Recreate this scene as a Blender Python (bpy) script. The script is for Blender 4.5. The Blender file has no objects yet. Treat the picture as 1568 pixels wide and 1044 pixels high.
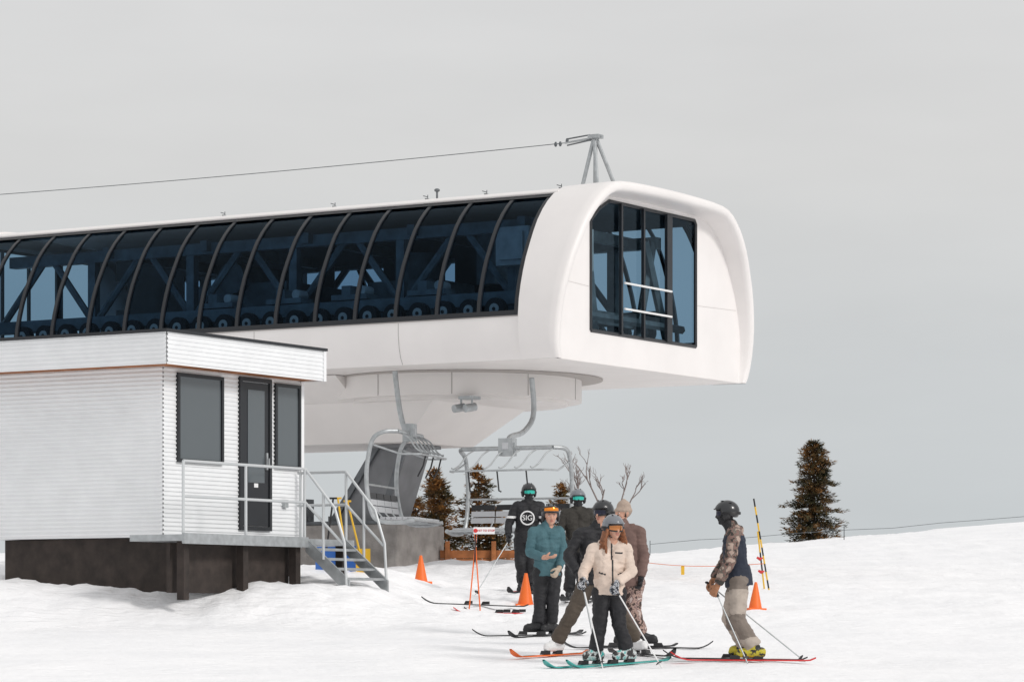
import bpy, bmesh, math, random
import numpy as np
from mathutils import Vector, Matrix, noise
from math import sin, cos, pi, radians

random.seed(3)
scn = bpy.context.scene
scn.view_settings.view_transform = 'Standard'
try: scn.view_settings.look = 'None'
except Exception: pass
scn.view_settings.exposure = 0

# ------------------------------------------------------------------ materials
def mat(name, col, rough=0.6, metal=0.0, var=0.0, vscale=4.0, bump=0.0, bscale=40.0, spec=None, ramp=None, coat=0.0):
    m = bpy.data.materials.new(name); m.use_nodes = True
    nt = m.node_tree; b = nt.nodes['Principled BSDF']
    b.inputs['Roughness'].default_value = rough
    b.inputs['Metallic'].default_value = metal
    if spec is not None: b.inputs['Specular IOR Level'].default_value = spec
    if coat: b.inputs['Coat Weight'].default_value = coat
    b.inputs['Base Color'].default_value = (*col, 1)
    tc = nt.nodes.new('ShaderNodeTexCoord')
    if var > 0 or ramp:
        n = nt.nodes.new('ShaderNodeTexNoise'); n.inputs['Scale'].default_value = vscale
        n.inputs['Detail'].default_value = 6
        nt.links.new(tc.outputs['Object'], n.inputs['Vector'])
        r = nt.nodes.new('ShaderNodeValToRGB')
        if ramp:
            e = r.color_ramp.elements
            while len(e) < len(ramp): e.new(0.5)
            for i, (p, c) in enumerate(ramp):
                e[i].position = p; e[i].color = (*c, 1)
            if name.startswith('camo'): r.color_ramp.interpolation = 'CONSTANT'; n.inputs['Detail'].default_value = 2
        else:
            r.color_ramp.elements[0].position = 0.3; r.color_ramp.elements[1].position = 0.7
            r.color_ramp.elements[0].color = (*[c*(1-var) for c in col], 1)
            r.color_ramp.elements[1].color = (*[min(1, c*(1+var)) for c in col], 1)
        nt.links.new(n.outputs['Fac'], r.inputs['Fac'])
        nt.links.new(r.outputs['Color'], b.inputs['Base Color'])
    if bump > 0:
        n2 = nt.nodes.new('ShaderNodeTexNoise'); n2.inputs['Scale'].default_value = bscale
        n2.inputs['Detail'].default_value = 5
        nt.links.new(tc.outputs['Object'], n2.inputs['Vector'])
        bp = nt.nodes.new('ShaderNodeBump'); bp.inputs['Strength'].default_value = bump
        bp.inputs['Distance'].default_value = 0.02
        nt.links.new(n2.outputs['Fac'], bp.inputs['Height'])
        nt.links.new(bp.outputs['Normal'], b.inputs['Normal'])
    return m

def glassmat(name, tint, gloss=0.12):
    m = bpy.data.materials.new(name); m.use_nodes = True
    nt = m.node_tree; nt.nodes.clear()
    out = nt.nodes.new('ShaderNodeOutputMaterial')
    t = nt.nodes.new('ShaderNodeBsdfTransparent'); t.inputs[0].default_value = (*tint, 1)
    g = nt.nodes.new('ShaderNodeBsdfGlossy'); g.inputs['Roughness'].default_value = 0.03
    g.inputs[0].default_value = (0.62, 0.82, 1.0, 1)
    lw = nt.nodes.new('ShaderNodeLayerWeight'); lw.inputs['Blend'].default_value = gloss
    mx = nt.nodes.new('ShaderNodeMixShader')
    nt.links.new(lw.outputs['Fresnel'], mx.inputs[0])
    nt.links.new(t.outputs[0], mx.inputs[1]); nt.links.new(g.outputs[0], mx.inputs[2])
    nt.links.new(mx.outputs[0], out.inputs[0])
    return m

M = {}
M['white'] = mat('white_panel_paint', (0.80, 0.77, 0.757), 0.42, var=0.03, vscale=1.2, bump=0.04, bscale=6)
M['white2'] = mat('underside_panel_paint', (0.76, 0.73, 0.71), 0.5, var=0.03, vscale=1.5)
M['seam'] = mat('panel_seam', (0.33, 0.31, 0.30), 0.7)
M['frame'] = mat('dark_window_frame', (0.012, 0.014, 0.018), 0.4)
M['glass'] = glassmat('tinted_glass', (0.33, 0.47, 0.60), 0.13)
M['glassf'] = glassmat('front_tinted_glass', (0.62, 0.74, 0.80), 0.20)
M['steel'] = mat('galvanized_steel', (0.42, 0.44, 0.45), 0.45, 0.6, var=0.15, vscale=9)
M['steel_d'] = mat('dark_steel', (0.13, 0.14, 0.15), 0.5, 0.3, var=0.25, vscale=5)
M['leg'] = mat('grey_tower_steel', (0.19, 0.195, 0.205), 0.55, 0.2, var=0.12, vscale=3)
M['inter'] = mat('interior_steel', (0.13, 0.16, 0.18), 0.6, 0.1, var=0.3, vscale=4)
M['inter_l'] = mat('interior_light_panel', (0.36, 0.38, 0.39), 0.6, var=0.2)
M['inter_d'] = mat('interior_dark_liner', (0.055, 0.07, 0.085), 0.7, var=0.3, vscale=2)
M['rubber'] = mat('rubber', (0.02, 0.02, 0.022), 0.8)
M['hub'] = mat('wheel_hub', (0.55, 0.53, 0.5), 0.5)
M['conc'] = mat('concrete', (0.30, 0.28, 0.265), 0.9, var=0.3, vscale=3, bump=0.4, bscale=25)
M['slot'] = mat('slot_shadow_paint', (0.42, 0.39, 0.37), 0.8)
M['wood'] = mat('orange_wood', (0.33, 0.12, 0.04), 0.8, var=0.35, vscale=6)
M['woodd'] = mat('dark_wood', (0.035, 0.026, 0.022), 0.85, var=0.4, vscale=5)
M['siding'] = mat('white_siding', (0.80, 0.81, 0.82), 0.5, var=0.03, vscale=3)
M['orange'] = mat('orange_plastic', (0.85, 0.16, 0.02), 0.5, var=0.05)
M['red'] = mat('red_paint', (0.6, 0.03, 0.03), 0.5)
M['yellow'] = mat('yellow_paint', (0.75, 0.45, 0.03), 0.5)
M['black'] = mat('black_plastic', (0.014, 0.014, 0.016), 0.5)
M['whitep'] = mat('white_plastic', (0.8, 0.8, 0.8), 0.5)
M['blue'] = mat('blue_plastic', (0.03, 0.12, 0.4), 0.5)
M['teal'] = mat('teal_plastic', (0.05, 0.36, 0.33), 0.4)
M['skin'] = mat('skin', (0.56, 0.31, 0.22), 0.55, var=0.08, vscale=20)
M['lip'] = mat('lips', (0.42, 0.17, 0.13), 0.5)
M['doorglass'] = mat('dark_door_glass', (0.10, 0.115, 0.125), 0.08, spec=0.8)

def snow_mat():
    m = bpy.data.materials.new('snow'); m.use_nodes = True
    nt = m.node_tree; b = nt.nodes['Principled BSDF']
    b.inputs['Roughness'].default_value = 0.75
    b.inputs['Specular IOR Level'].default_value = 0.25
    tc = nt.nodes.new('ShaderNodeTexCoord')
    n = nt.nodes.new('ShaderNodeTexNoise'); n.inputs['Scale'].default_value = 0.6; n.inputs['Detail'].default_value = 8
    nt.links.new(tc.outputs['Object'], n.inputs['Vector'])
    r = nt.nodes.new('ShaderNodeValToRGB')
    r.color_ramp.elements[0].position = 0.3; r.color_ramp.elements[0].color = (0.87, 0.87, 0.885, 1)
    r.color_ramp.elements[1].position = 0.65; r.color_ramp.elements[1].color = (0.94, 0.935, 0.945, 1)
    nt.links.new(n.outputs['Fac'], r.inputs['Fac']); nt.links.new(r.outputs['Color'], b.inputs['Base Color'])
    mp = nt.nodes.new('ShaderNodeMapping'); mp.inputs['Scale'].default_value = (0.5, 5.0, 1.0)
    mp.inputs['Rotation'].default_value = (0, 0, 0.12)
    nt.links.new(tc.outputs['Object'], mp.inputs['Vector'])
    n1 = nt.nodes.new('ShaderNodeTexNoise'); n1.inputs['Scale'].default_value = 1.3; n1.inputs['Detail'].default_value = 5
    n1.inputs['Distortion'].default_value = 0.6
    nt.links.new(mp.outputs['Vector'], n1.inputs['Vector'])
    n2 = nt.nodes.new('ShaderNodeTexNoise'); n2.inputs['Scale'].default_value = 7; n2.inputs['Detail'].default_value = 9
    nt.links.new(tc.outputs['Object'], n2.inputs['Vector'])
    b1 = nt.nodes.new('ShaderNodeBump'); b1.inputs['Strength'].default_value = 0.35; b1.inputs['Distance'].default_value = 0.14
    b2 = nt.nodes.new('ShaderNodeBump'); b2.inputs['Strength'].default_value = 0.5; b2.inputs['Distance'].default_value = 0.06
    nt.links.new(n1.outputs['Fac'], b1.inputs['Height']); nt.links.new(n2.outputs['Fac'], b2.inputs['Height'])
    nt.links.new(b1.outputs['Normal'], b2.inputs['Normal']); nt.links.new(b2.outputs['Normal'], b.inputs['Normal'])
    return m
M['snow'] = snow_mat()

# ------------------------------------------------------------------ mesh builder
class MB:
    def __init__(s): s.v = []; s.f = []; s.m = []
    def add(s, vs, fs, mi=0):
        o = len(s.v); s.v += [tuple(p) for p in vs]
        for f in fs: s.f.append([i+o for i in f]); s.m.append(mi)
    def box(s, a, b, mi=0):
        x0,y0,z0 = a; x1,y1,z1 = b
        s.add([(x0,y0,z0),(x1,y0,z0),(x1,y1,z0),(x0,y1,z0),(x0,y0,z1),(x1,y0,z1),(x1,y1,z1),(x0,y1,z1)],
              [(0,3,2,1),(4,5,6,7),(0,1,5,4),(1,2,6,5),(2,3,7,6),(3,0,4,7)], mi)
    def hexa(s, p, mi=0):
        s.add(p, [(0,3,2,1),(4,5,6,7),(0,1,5,4),(1,2,6,5),(2,3,7,6),(3,0,4,7)], mi)
    def tube(s, pts, r, mi=0, n=8, cap=True):
        pts = [Vector(p) for p in pts]
        rs = r if isinstance(r, (list, tuple)) else [r]*len(pts)
        up = None; vs = []
        for i, p in enumerate(pts):
            if i == 0: t = pts[1]-p
            elif i == len(pts)-1: t = p-pts[i-1]
            else: t = (pts[i+1]-pts[i-1])
            t.normalize()
            if up is None:
                up = t.orthogonal().normalized()
            else:
                up = (up - t*up.dot(t))
                up = up.normalized() if up.length > 1e-6 else t.orthogonal().normalized()
            bi = t.cross(up)
            for k in range(n):
                a = 2*pi*k/n
                vs.append(p + (up*cos(a)+bi*sin(a))*rs[i])
        fs = []
        for i in range(len(pts)-1):
            for k in range(n):
                k2 = (k+1) % n
                fs.append((i*n+k, i*n+k2, (i+1)*n+k2, (i+1)*n+k))
        if cap:
            fs.append(tuple(range(n-1, -1, -1))); L = (len(pts)-1)*n
            fs.append(tuple(L+k for k in range(n)))
        s.add(vs, fs, mi)
    def ell(s, c, rad, mi=0, nu=16, nv=10, rot=None, fn=None):
        vs = []; fs = []
        for j in range(nv+1):
            th = pi*j/nv
            for i in range(nu):
                a = 2*pi*i/nu
                p = Vector((rad[0]*sin(th)*cos(a), rad[1]*sin(th)*sin(a), rad[2]*cos(th)))
                if fn: p = fn(p)
                if rot: p = rot @ p
                vs.append(p+Vector(c))
        for j in range(nv):
            for i in range(nu):
                i2 = (i+1) % nu
                fs.append((j*nu+i, (j+1)*nu+i, (j+1)*nu+i2, j*nu+i2))
        s.add(vs, fs, mi)
    def grid(s, rows, mi=0):
        nr = len(rows); nc = len(rows[0]); vs = [p for r in rows for p in r]; fs = []
        for i in range(nr-1):
            for j in range(nc-1):
                fs.append((i*nc+j, i*nc+j+1, (i+1)*nc+j+1, (i+1)*nc+j))
        s.add(vs, fs, mi)
    def build(s, name, mats, parent=None, smooth=True, angle=35, loc=None, rotz=None):
        me = bpy.data.meshes.new(name); me.from_pydata([tuple(p) for p in s.v], [], s.f)
        for m in mats: me.materials.append(m)
        me.polygons.foreach_set('material_index', s.m)
        me.validate(); me.update()
        if smooth:
            me.polygons.foreach_set('use_smooth', [True]*len(me.polygons))
            me.set_sharp_from_angle(angle=radians(angle))
        o = bpy.data.objects.new(name, me); scn.collection.objects.link(o)
        if parent: o.parent = parent
        if loc: o.location = loc
        if rotz is not None: o.rotation_euler[2] = rotz
        return o

def empty(name, loc=(0,0,0), rotz=0):
    e = bpy.data.objects.new(name, None); scn.collection.objects.link(e)
    e.location = loc; e.rotation_euler[2] = rotz; e.empty_display_size = 0.3
    return e

def smoothpts(pts, n=6):
    P = [Vector(p) for p in pts]; P = [P[0]*2-P[1]] + P + [P[-1]*2-P[-2]]
    out = []
    for i in range(1, len(P)-2):
        for k in range(n):
            t = k/n
            out.append(0.5*((2*P[i])+(P[i+1]-P[i-1])*t+(2*P[i-1]-5*P[i]+4*P[i+1]-P[i+2])*t*t+(3*P[i]-P[i-1]-3*P[i+1]+P[i+2])*t**3))
    out.append(P[-2]); return out

# ------------------------------------------------------------------ terrain
YS = [-3000,-100,0,20,30,35,41,45,50,55,60,75,90,97,130,300,3000]
ZS = [-60,-4,-1.7,-1.25,-.8,-.55,-.3,.0,.32,.58,.85,1.3,1.75,1.75,-.5,-15,-300]
def sst(a, b, t):
    t = max(0, min(1, (t-a)/(b-a))); return t*t*(3-2*t)
def G(x, y):
    z = sum(float(np.interp(y+d, YS, ZS)) for d in (-2,-1,0,1,2))/5
    z += 0.42/(1+math.exp(max(-30, min(30, (x+1.75)/0.3))))*sst(42.8,45.6,y)*(1-sst(50,59,y))
    z += 0.085*max(0, min(x-4, 14))*sst(60,90,y)
    z += 0.28*math.exp(-((x+1.0)/1.1)**2-((y-58.0)/1.4)**2) + 0.2*math.exp(-((x-0.3)/0.8)**2-((y-57.0)/1.2)**2)
    if 10 < y < 140 and abs(x) < 40:
        z += 0.05*noise.noise(Vector((x*0.5, y*0.35, 1.3)))
        k = 0.5+sst(41, 46, y)*1.5*(1-0.6*sst(0, 2, x))
        z += 0.03*k*noise.noise(Vector((x*1.7, y*1.2, 4.3)))
        z += 0.028*k*noise.noise(Vector((x*4.5, y*3.5, 7.3)))
    return z

xs = np.concatenate([np.array([-3000,-800,-250,-100,-60,-35,-22,-16]), np.arange(-12,12.01,0.11), np.array([13,14,16,19,25,35,60,100,250,800,3000])])
ys = np.concatenate([np.array([-3000,-800,-200,-60,-20,-8,0,8,15,20,24]), np.arange(27,66,0.14), np.arange(66,105,0.7), np.array([107,112,120,135,160,220,300,500,900,3000])])
mb = MB(); rows = []
for y in ys: rows.append([(float(x), float(y), G(float(x), float(y))) for x in xs])
mb.grid(rows)
mb.build('snow_ground', [M['snow']], angle=180)

# ------------------------------------------------------------------ lift station
TH = -math.atan2(0.518, 0.855)
ST = empty('chairlift_station', (0.756, 55.0, 0), TH)
SEC = [(4.5,3.60),(4.62,3.67),(4.8,3.72),(5.04,3.75),(5.28,3.75),(5.55,3.72),(5.8,3.66),(6.05,3.58),(6.3,3.48),(6.55,3.35),(6.8,3.21),(7.0,3.08),(7.2,2.91),(7.36,2.74),(7.5,2.55),(7.60,2.38),(7.68,2.17),(7.72,1.95),(7.745,1.6),(7.76,1.1),(7.77,0.5),(7.772,0.0)]
CV = 3.615
near = [(CV-h, z) for z, h in SEC]; far = [(CV+h, z) for z, h in SEC][::-1][1:]
FULL = near+far
def hw(z): return float(np.interp(z, [a for a,b in SEC], [b for a,b in SEC]))
def normals(C):
    out = []
    for i in range(len(C)):
        a = C[max(0,i-1)]; b = C[min(len(C)-1,i+1)]
        t = Vector((b[0]-a[0], b[1]-a[1])).normalized()
        out.append(Vector((-t.y, t.x)))
    return out
NF = normals(FULL)
LEN = 14.6
Z0, Z1 = 5.28, 7.55
mb = MB()
for sgn in (-1, 1):
    rows = []
    for z in [4.5,4.62,4.8,5.04,5.28]:
        rows.append([(-u, CV+sgn*hw(z), z) for u in (0.6, LEN-0.6)])
    if sgn > 0: rows = rows[::-1]
    mb.grid(rows, 0)
    mb.box((-LEN+.6, CV+sgn*(hw(5.262))-0.012 , 5.25), (-0.62, CV+sgn*(hw(5.262))+0.012, 5.272), 1)
    for uu in (3.2, 6.4, 9.6):
        rows=[[(-uu-0.005, CV+sgn*(hw(z)+0.003), z), (-uu+0.005, CV+sgn*(hw(z)+0.003), z)] for z in [4.5,4.62,4.8,5.04,5.24]]
        mb.grid(rows, 1)
yt = hw(Z1)
rt = [(CV-yt, Z1)] + [(y,z) for (y,z) in FULL if z > Z1] + [(CV+yt, Z1)]
mb.grid([[(-0.5, y, z) for y,z in rt], [(-LEN+.5, y, z) for y,z in rt]], 0)
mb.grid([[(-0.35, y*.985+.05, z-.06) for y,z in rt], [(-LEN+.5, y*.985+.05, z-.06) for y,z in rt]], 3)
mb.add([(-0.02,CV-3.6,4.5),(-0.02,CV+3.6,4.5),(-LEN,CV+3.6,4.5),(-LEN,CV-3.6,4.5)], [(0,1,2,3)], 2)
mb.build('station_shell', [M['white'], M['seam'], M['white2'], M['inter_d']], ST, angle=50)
mb = MB()
for sgn in (-1,1):
    mb.tube([(-0.6, CV+sgn*(yt+0.0), Z1+0.03), (-LEN+.6, CV+sgn*yt, Z1+0.03)], 0.03, 0, 8)
for u in (1.0,2.6,3.9,6.0,8.6):
    mb.box((-u-.02, CV-1.75, 7.72), (-u+.02, CV-1.65, 7.77), 1)
    mb.tube([(-u, CV-1.68, 7.75), (-u, CV-1.68, 7.84)], 0.008, 1, 6)
    mb.tube([(-u, CV-1.68, 7.80), (-u-.1, CV-1.68, 7.83)], 0.008, 1, 6)
mb.tube([(-4.0, CV-1.2, 7.7), (-4.0, CV-1.2, 7.96)], 0.02, 1, 8)
mb.ell((-4.0, CV-1.2, 7.99), (.055,.055,.035), 1)
mb.build('roof_trim', [M['white'], M['steel_d']], ST)

def s_of(z): return 0.36*max(0, min(1, (z-4.5)/3.2))
def hood(front=True):
    mb = MB()
    def X(u): return -u if front else -LEN+u
    rows = []
    prof = [(0.66,-0.02),(0.66,0.035),(0.4,0.045),(0.1,0.05),(-0.02,0.045),(-0.07,0.02),(-0.09,-0.03),(-0.08,-0.09),(-0.04,-0.13),(0.02,-0.15),(None,-.19)]
    for (du, off) in prof:
        row = []
        for i,((y,z), n) in enumerate(zip(FULL, NF)):
            if du is None: u = .03
            else:
                k = max(0, min(1, (0.66-du)/0.66)); u = du - s_of(z)*k
            zz = z+n.y*off
            if i in (0, len(FULL)-1): zz = 4.497
            row.append((X(u), y+n.x*off, max(4.497, zz)))
        rows.append(row)
    if not front: rows = rows[::-1]
    mb.grid(rows, 0)
    mb.build('end_hood', [M['white']], ST, angle=60)
    bm = bmesh.new()
    outer = [(y+n.x*-0.19, 4.497 if i in (0,len(FULL)-1) else max(4.497, z+n.y*-0.19)) for i,((y,z), n) in enumerate(zip(FULL, NF))]
    win = [(1.30,5.08),(5.32,5.08),(5.32,7.40),(5.26,7.47),(1.98,7.47),(1.62,7.30),(1.30,7.05)]
    edges = []
    for poly in (outer, win):
        vs = [bm.verts.new((X(0.03), y, z)) for y,z in poly]
        for i in range(len(vs)): edges.append(bm.edges.new((vs[i], vs[(i+1)%len(vs)])))
    bmesh.ops.triangle_fill(bm, use_beauty=True, edges=edges)
    me = bpy.data.meshes.new('end_panel'); bm.to_mesh(me); bm.free(); me.materials.append(M['white'])
    o = bpy.data.objects.new('end_panel', me); scn.collection.objects.link(o); o.parent = ST
    mb = MB()
    for i in range(len(win)):
        a = win[i]; b = win[(i+1)%len(win)]
        mb.tube([(X(0.03), a[0], a[1]), (X(0.03), b[0], b[1])], 0.035, 0, 6)
    for yv, w in ((2.37,0.03),(3.21,0.028),(4.19,0.10)):
        mb.box((X(0.0)-.03, yv-w, 5.08), (X(0.0)+.03, yv+w, 7.46), 0)
    for zz in (5.55, 6.02):
        mb.tube([(X(-0.06), 2.4, zz), (X(-0.06), 4.2, zz)], 0.02, 1, 8)
    mb.build('end_window_frame', [M['frame'], M['whitep']], ST)
    mb = MB()
    mb.add([(X(0.05), y, z) for y,z in win], [tuple(range(len(win)))], 0)
    mb.build('end_window_glass', [M['glassf']], ST, smooth=False)
    if front:
        mb = MB()
        mb.tube([(-0.026, 0.2, 5.9), (-0.026, 1.27, 5.86)], 0.002, 0, 4)
        mb.tube([(-0.026, 5.36, 5.86), (-0.026, 7.0, 5.9)], 0.002, 0, 4)
        mb.build('end_panel_seam', [M['slot']], ST)
hood(True); hood(False)

gz = [5.28,5.55,5.8,6.05,6.3,6.55,6.8,7.0,7.2,7.36,7.5,Z1]
for sgn in (-1,1):
    mb = MB()
    rows = [[(-0.66, CV+sgn*(hw(z)-0.03), z), (-LEN+.66, CV+sgn*(hw(z)-0.03), z)] for z in gz]
    if sgn < 0: rows = rows[::-1]
    mb.grid(rows, 0); mb.build('side_glass', [M['glass']], ST, angle=60)
    mb = MB()
    def arc(u, w):
        rows = []
        for z in gz:
            h = hw(z); o = 0.012
            rows.append([(-u-w, CV+sgn*(h-0.05), z), (-u-w, CV+sgn*(h+o), z), (-u+w, CV+sgn*(h+o), z), (-u+w, CV+sgn*(h-0.05), z)])
        mb.grid(rows, 0)
    arc(0.70, 0.055)
    u = 1.50
    while u < LEN-0.8: arc(u, 0.036); u += 0.885
    for zz, hh in ((5.31,0.05),(Z1-0.035,0.035)):
        rows = [[(-0.66, CV+sgn*(hw(zz-hh)+.014), zz-hh+.01), (-LEN+.66, CV+sgn*(hw(zz-hh)+.014), zz-hh+.01)], [(-0.66, CV+sgn*(hw(zz+hh)+.014), zz+hh), (-LEN+.66, CV+sgn*(hw(zz+hh)+.014), zz+hh)]]
        mb.grid(rows, 0)
    mb.build('side_mullions', [M['frame']], ST, angle=50)

# interior machinery
mb = MB()
mb.box((-LEN+.7, 0.35, 4.62), (-0.35, 6.9, 4.72), 2)
for v in (1.25, 5.95):
    mb.box((-LEN+.8, v-.09, 5.62), (-1.2, v+.09, 5.86), 0)
    mb.box((-LEN+.8, v-.07, 4.95), (-1.6, v+.07, 5.12), 0)
    mb.box((-LEN+.8, v+ (0.5 if v<3 else -.5)-.1, 7.0), (-0.9, v+(0.5 if v<3 else -.5)+.1, 7.22), 0)
    u = 1.9
    while u < LEN-1.6:
        w = v + (0.5 if v < 3 else -0.5)
        mb.box((-u-.09, w-.08, 4.7), (-u+.09, w+.08, 7.1), 0)
        mb.tube([(-u, w, 5.8), (-u-1.0, w, 7.05)], 0.07, 0, 6)
        mb.tube([(-u-2.4, w, 5.8), (-u-1.3, w, 7.05)], 0.07, 0, 6)
        u += 2.45
mb.box((-LEN+.8, 5.1, 4.72), (-2.6, 5.14, 6.45), 2)
mb.box((-LEN+.8, 5.1, 7.05), (-2.6, 5.14, 7.6), 2)
for a,b in ((2.6,3.1),(3.9,5.3),(5.7,7.0),(8.2,8.5),(9.4,11.0),(12.0,13.5)):
    mb.box((-b, 5.105, 6.45), (-a, 5.135, 7.05), 2)
for u in (1.6, 4.0, 6.4, 8.8, 11.2):
    mb.box((-u-.08, 1.5, 7.05), (-u+.08, 5.7, 7.25), 0)
    mb.box((-u-.1, 1.5, 5.5), (-u+.1, 5.7, 5.75), 0)
mb.box((-5.9, 2.9, 5.5), (-4.4, 4.4, 6.4), 0)
mb.tube([(-5.1,3.6,6.3),(-5.1,3.6,6.95)], 0.45, 0, 20)
mb.box((-9.9, 2.6, 5.6), (-7.6, 4.6, 6.5), 0)
mb.tube([(-8.8,2.4,6.6),(-8.8,4.4,6.6)], 0.32, 0, 16)
mb.box((-3.3, 2.7, 6.2), (-2.9, 4.2, 7.2), 0)
mb.box((-2.05, 1.35, 6.35), (-1.35, 1.75, 7.05), 1)
mb.box((-1.95, 1.30, 6.45), (-1.45, 1.35, 6.95), 1)
mb.box((-0.45, 1.35, 6.2), (-0.25, 1.8, 6.95), 1)
for u in (3.4, 5.1, 6.6, 8.2):
    mb.box((-u-.45, 1.15, 5.88), (-u+.35, 1.55, 5.98), 0)
    mb.box((-u-.25, 1.2, 5.985), (-u-.05, 1.5, 6.15), 0)
    mb.tube([(-u+.2, 1.2, 6.05), (-u+.2, 1.5, 6.05)], .09, 1, 12)
for a, b in (((-.9,1.4,5.0),(-.9,2.6,7.1)), ((-.9,5.9,5.0),(-.9,4.9,7.1)), ((-1.1,3.4,4.9),(-1.1,3.0,7.1)), ((-.8,1.0,5.5),(-.8,6.2,5.5)), ((-1.0,4.7,5.0),(-1.0,5.4,7.1))):
    mb.tube([a,b], 0.085, 0, 6)
mb.build('interior_machinery', [M['inter'], M['inter_l'], M['inter_d']], ST)
mb = MB()
u = 1.7
while u < LEN-1.5:
    for v in (0.80, 6.4):
        mb.tube([(-u, v-.07, 5.50), (-u, v+.07, 5.50)], 0.205, 0, 20)
        mb.tube([(-u, v-.085, 5.50), (-u, v+.085, 5.50)], 0.10, 1, 14)
        mb.tube([(-u, v-.095, 5.50), (-u, v+.095, 5.50)], 0.035, 0, 8)
    u += 0.55
mb.build('drive_tires', [M['rubber'], M['hub']], ST)

def ring(cx, cy, r, z0, z1, mi, n=96, mb=None):
    vs = []
    for z in (z0, z1):
        for i in range(n):
            a = 2*pi*i/n; vs.append((cx+r*cos(a), cy+r*sin(a), z))
    fs = [(i, (i+1)%n, n+(i+1)%n, n+i) for i in range(n)]
    fs.append(tuple(range(n-1,-1,-1)))
    mb.add(vs, fs, mi)
mb = MB()
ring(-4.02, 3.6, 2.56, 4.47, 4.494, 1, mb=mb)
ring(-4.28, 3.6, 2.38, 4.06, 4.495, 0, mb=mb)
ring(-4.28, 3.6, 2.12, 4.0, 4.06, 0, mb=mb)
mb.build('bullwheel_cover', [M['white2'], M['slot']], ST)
mb = MB()
for k in range(10):
    a = 2*pi*k/10+.2
    mb.box((-4.28+2.382*cos(a)-.005, 3.6+2.382*sin(a)-.005, 4.07), (-4.28+2.382*cos(a)+.005, 3.6+2.382*sin(a)+.005, 4.468))
mb.build('bullwheel_cover_seams', [M['seam']], ST)
mb = MB()
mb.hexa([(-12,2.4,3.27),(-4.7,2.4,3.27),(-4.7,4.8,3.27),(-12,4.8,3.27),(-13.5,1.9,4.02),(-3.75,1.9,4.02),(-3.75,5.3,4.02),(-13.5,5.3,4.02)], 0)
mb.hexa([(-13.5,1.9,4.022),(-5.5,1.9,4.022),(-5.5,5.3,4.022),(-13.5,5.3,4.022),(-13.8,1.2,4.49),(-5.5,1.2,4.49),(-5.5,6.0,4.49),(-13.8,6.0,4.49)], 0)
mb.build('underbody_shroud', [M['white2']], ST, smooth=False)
# leg
mb = MB()
mb.hexa([(-6.2,3.0,1.75),(-5.0,3.0,1.75),(-5.0,3.9,1.75),(-6.2,3.9,1.75),(-5.15,3.0,3.28),(-4.45,3.0,3.28),(-4.45,3.9,3.28),(-5.15,3.9,3.28)], 0)
mb.box((-5.25,2.9,3.2),(-4.3,4.0,3.262), 0)
mb.hexa([(-6.25,2.93,1.75),(-6.1,2.93,1.75),(-6.1,2.99,1.75),(-6.25,2.99,1.75),(-5.2,2.93,3.2),(-5.05,2.93,3.2),(-5.05,2.99,3.2),(-5.2,2.99,3.2)], 1)
mb.hexa([(-5.1,2.93,1.75),(-4.95,2.93,1.75),(-4.95,2.99,1.75),(-5.1,2.99,1.75),(-4.55,2.93,3.2),(-4.4,2.93,3.2),(-4.4,2.99,3.2),(-4.55,2.99,3.2)], 1)
mb.box((-7.0,2.7,1.73),(-4.95,4.2,1.80), 1)
for k in range(4):
    mb.tube([(-6.6+k*.5,2.8,1.8),(-6.6+k*.5,2.8,1.9)],0.03,1,6)
mb.box((-7.4,2.4,1.75),(-6.75,3.2,2.25),1)
mb.tube([(-7.6,2.5,1.9),(-6.6,2.5,2.0)],0.12,1,10)
mb.v=[(x-.62,y,z) for x,y,z in mb.v]
mb.build('station_leg', [M['leg'], M['steel_d']], ST, angle=30)
mb = MB()
mb.box((-8.1,2.55,0.2),(-5.0,4.25,1.72),0)
o = mb.build('concrete_footing', [M['conc']], ST)
bv = o.modifiers.new('b','BEVEL'); bv.width = 0.03; bv.segments = 2
mb = MB()
mb.box((-2.95,1.5,3.96),(-2.65,1.8,4.02),0)
mb.tube([(-2.92,1.55,4.0),(-2.92,1.55,3.8)],.02,0,6); mb.tube([(-2.68,1.55,4.0),(-2.68,1.55,3.8)],.02,0,6)
mb.tube([(-2.98,1.4,3.78),(-2.90,1.62,3.82)],.075,0,14); mb.tube([(-2.74,1.4,3.78),(-2.66,1.62,3.82)],.075,0,14)
mb.build('under_lights', [M['steel']], ST)
mb = MB()
ap = Vector((-1.25, 3.6, 8.93))
for a in ((-.95,3.2,7.72),(-.95,4.1,7.72),(-1.42,3.3,7.72),(-1.42,3.9,7.72)):
    mb.tube([a, ap+Vector((0,(a[1]-3.6)*.08,0))], 0.038, 0, 8)
mb.box((-1.35,3.5,8.9),(-1.12,3.7,8.97),0)
mb.tube([(-1.1,3.6,8.93),(-1.9,3.6,8.87)], .02, 0, 6)
mb.tube([(-1.35,3.6,8.98),(-1.85,3.6,8.94)], .014, 1, 6)
mb.tube([(-1.35,3.6,8.88),(-1.85,3.6,8.82)], .014, 1, 6)
for k in (1.35,1.85,2.0,2.1): mb.ell((-k,3.6,8.91 if k<1.9 else 8.86),(.035,.02,.05),1,8,6)
mb.tube([(-1.9-14.7*t, 3.6, 8.87-0.05*4*t*(1-t)) for t in [i/20 for i in range(21)]], 0.008, 1, 5)
mb.build('roof_mast', [M['steel'], M['steel_d']], ST)

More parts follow.
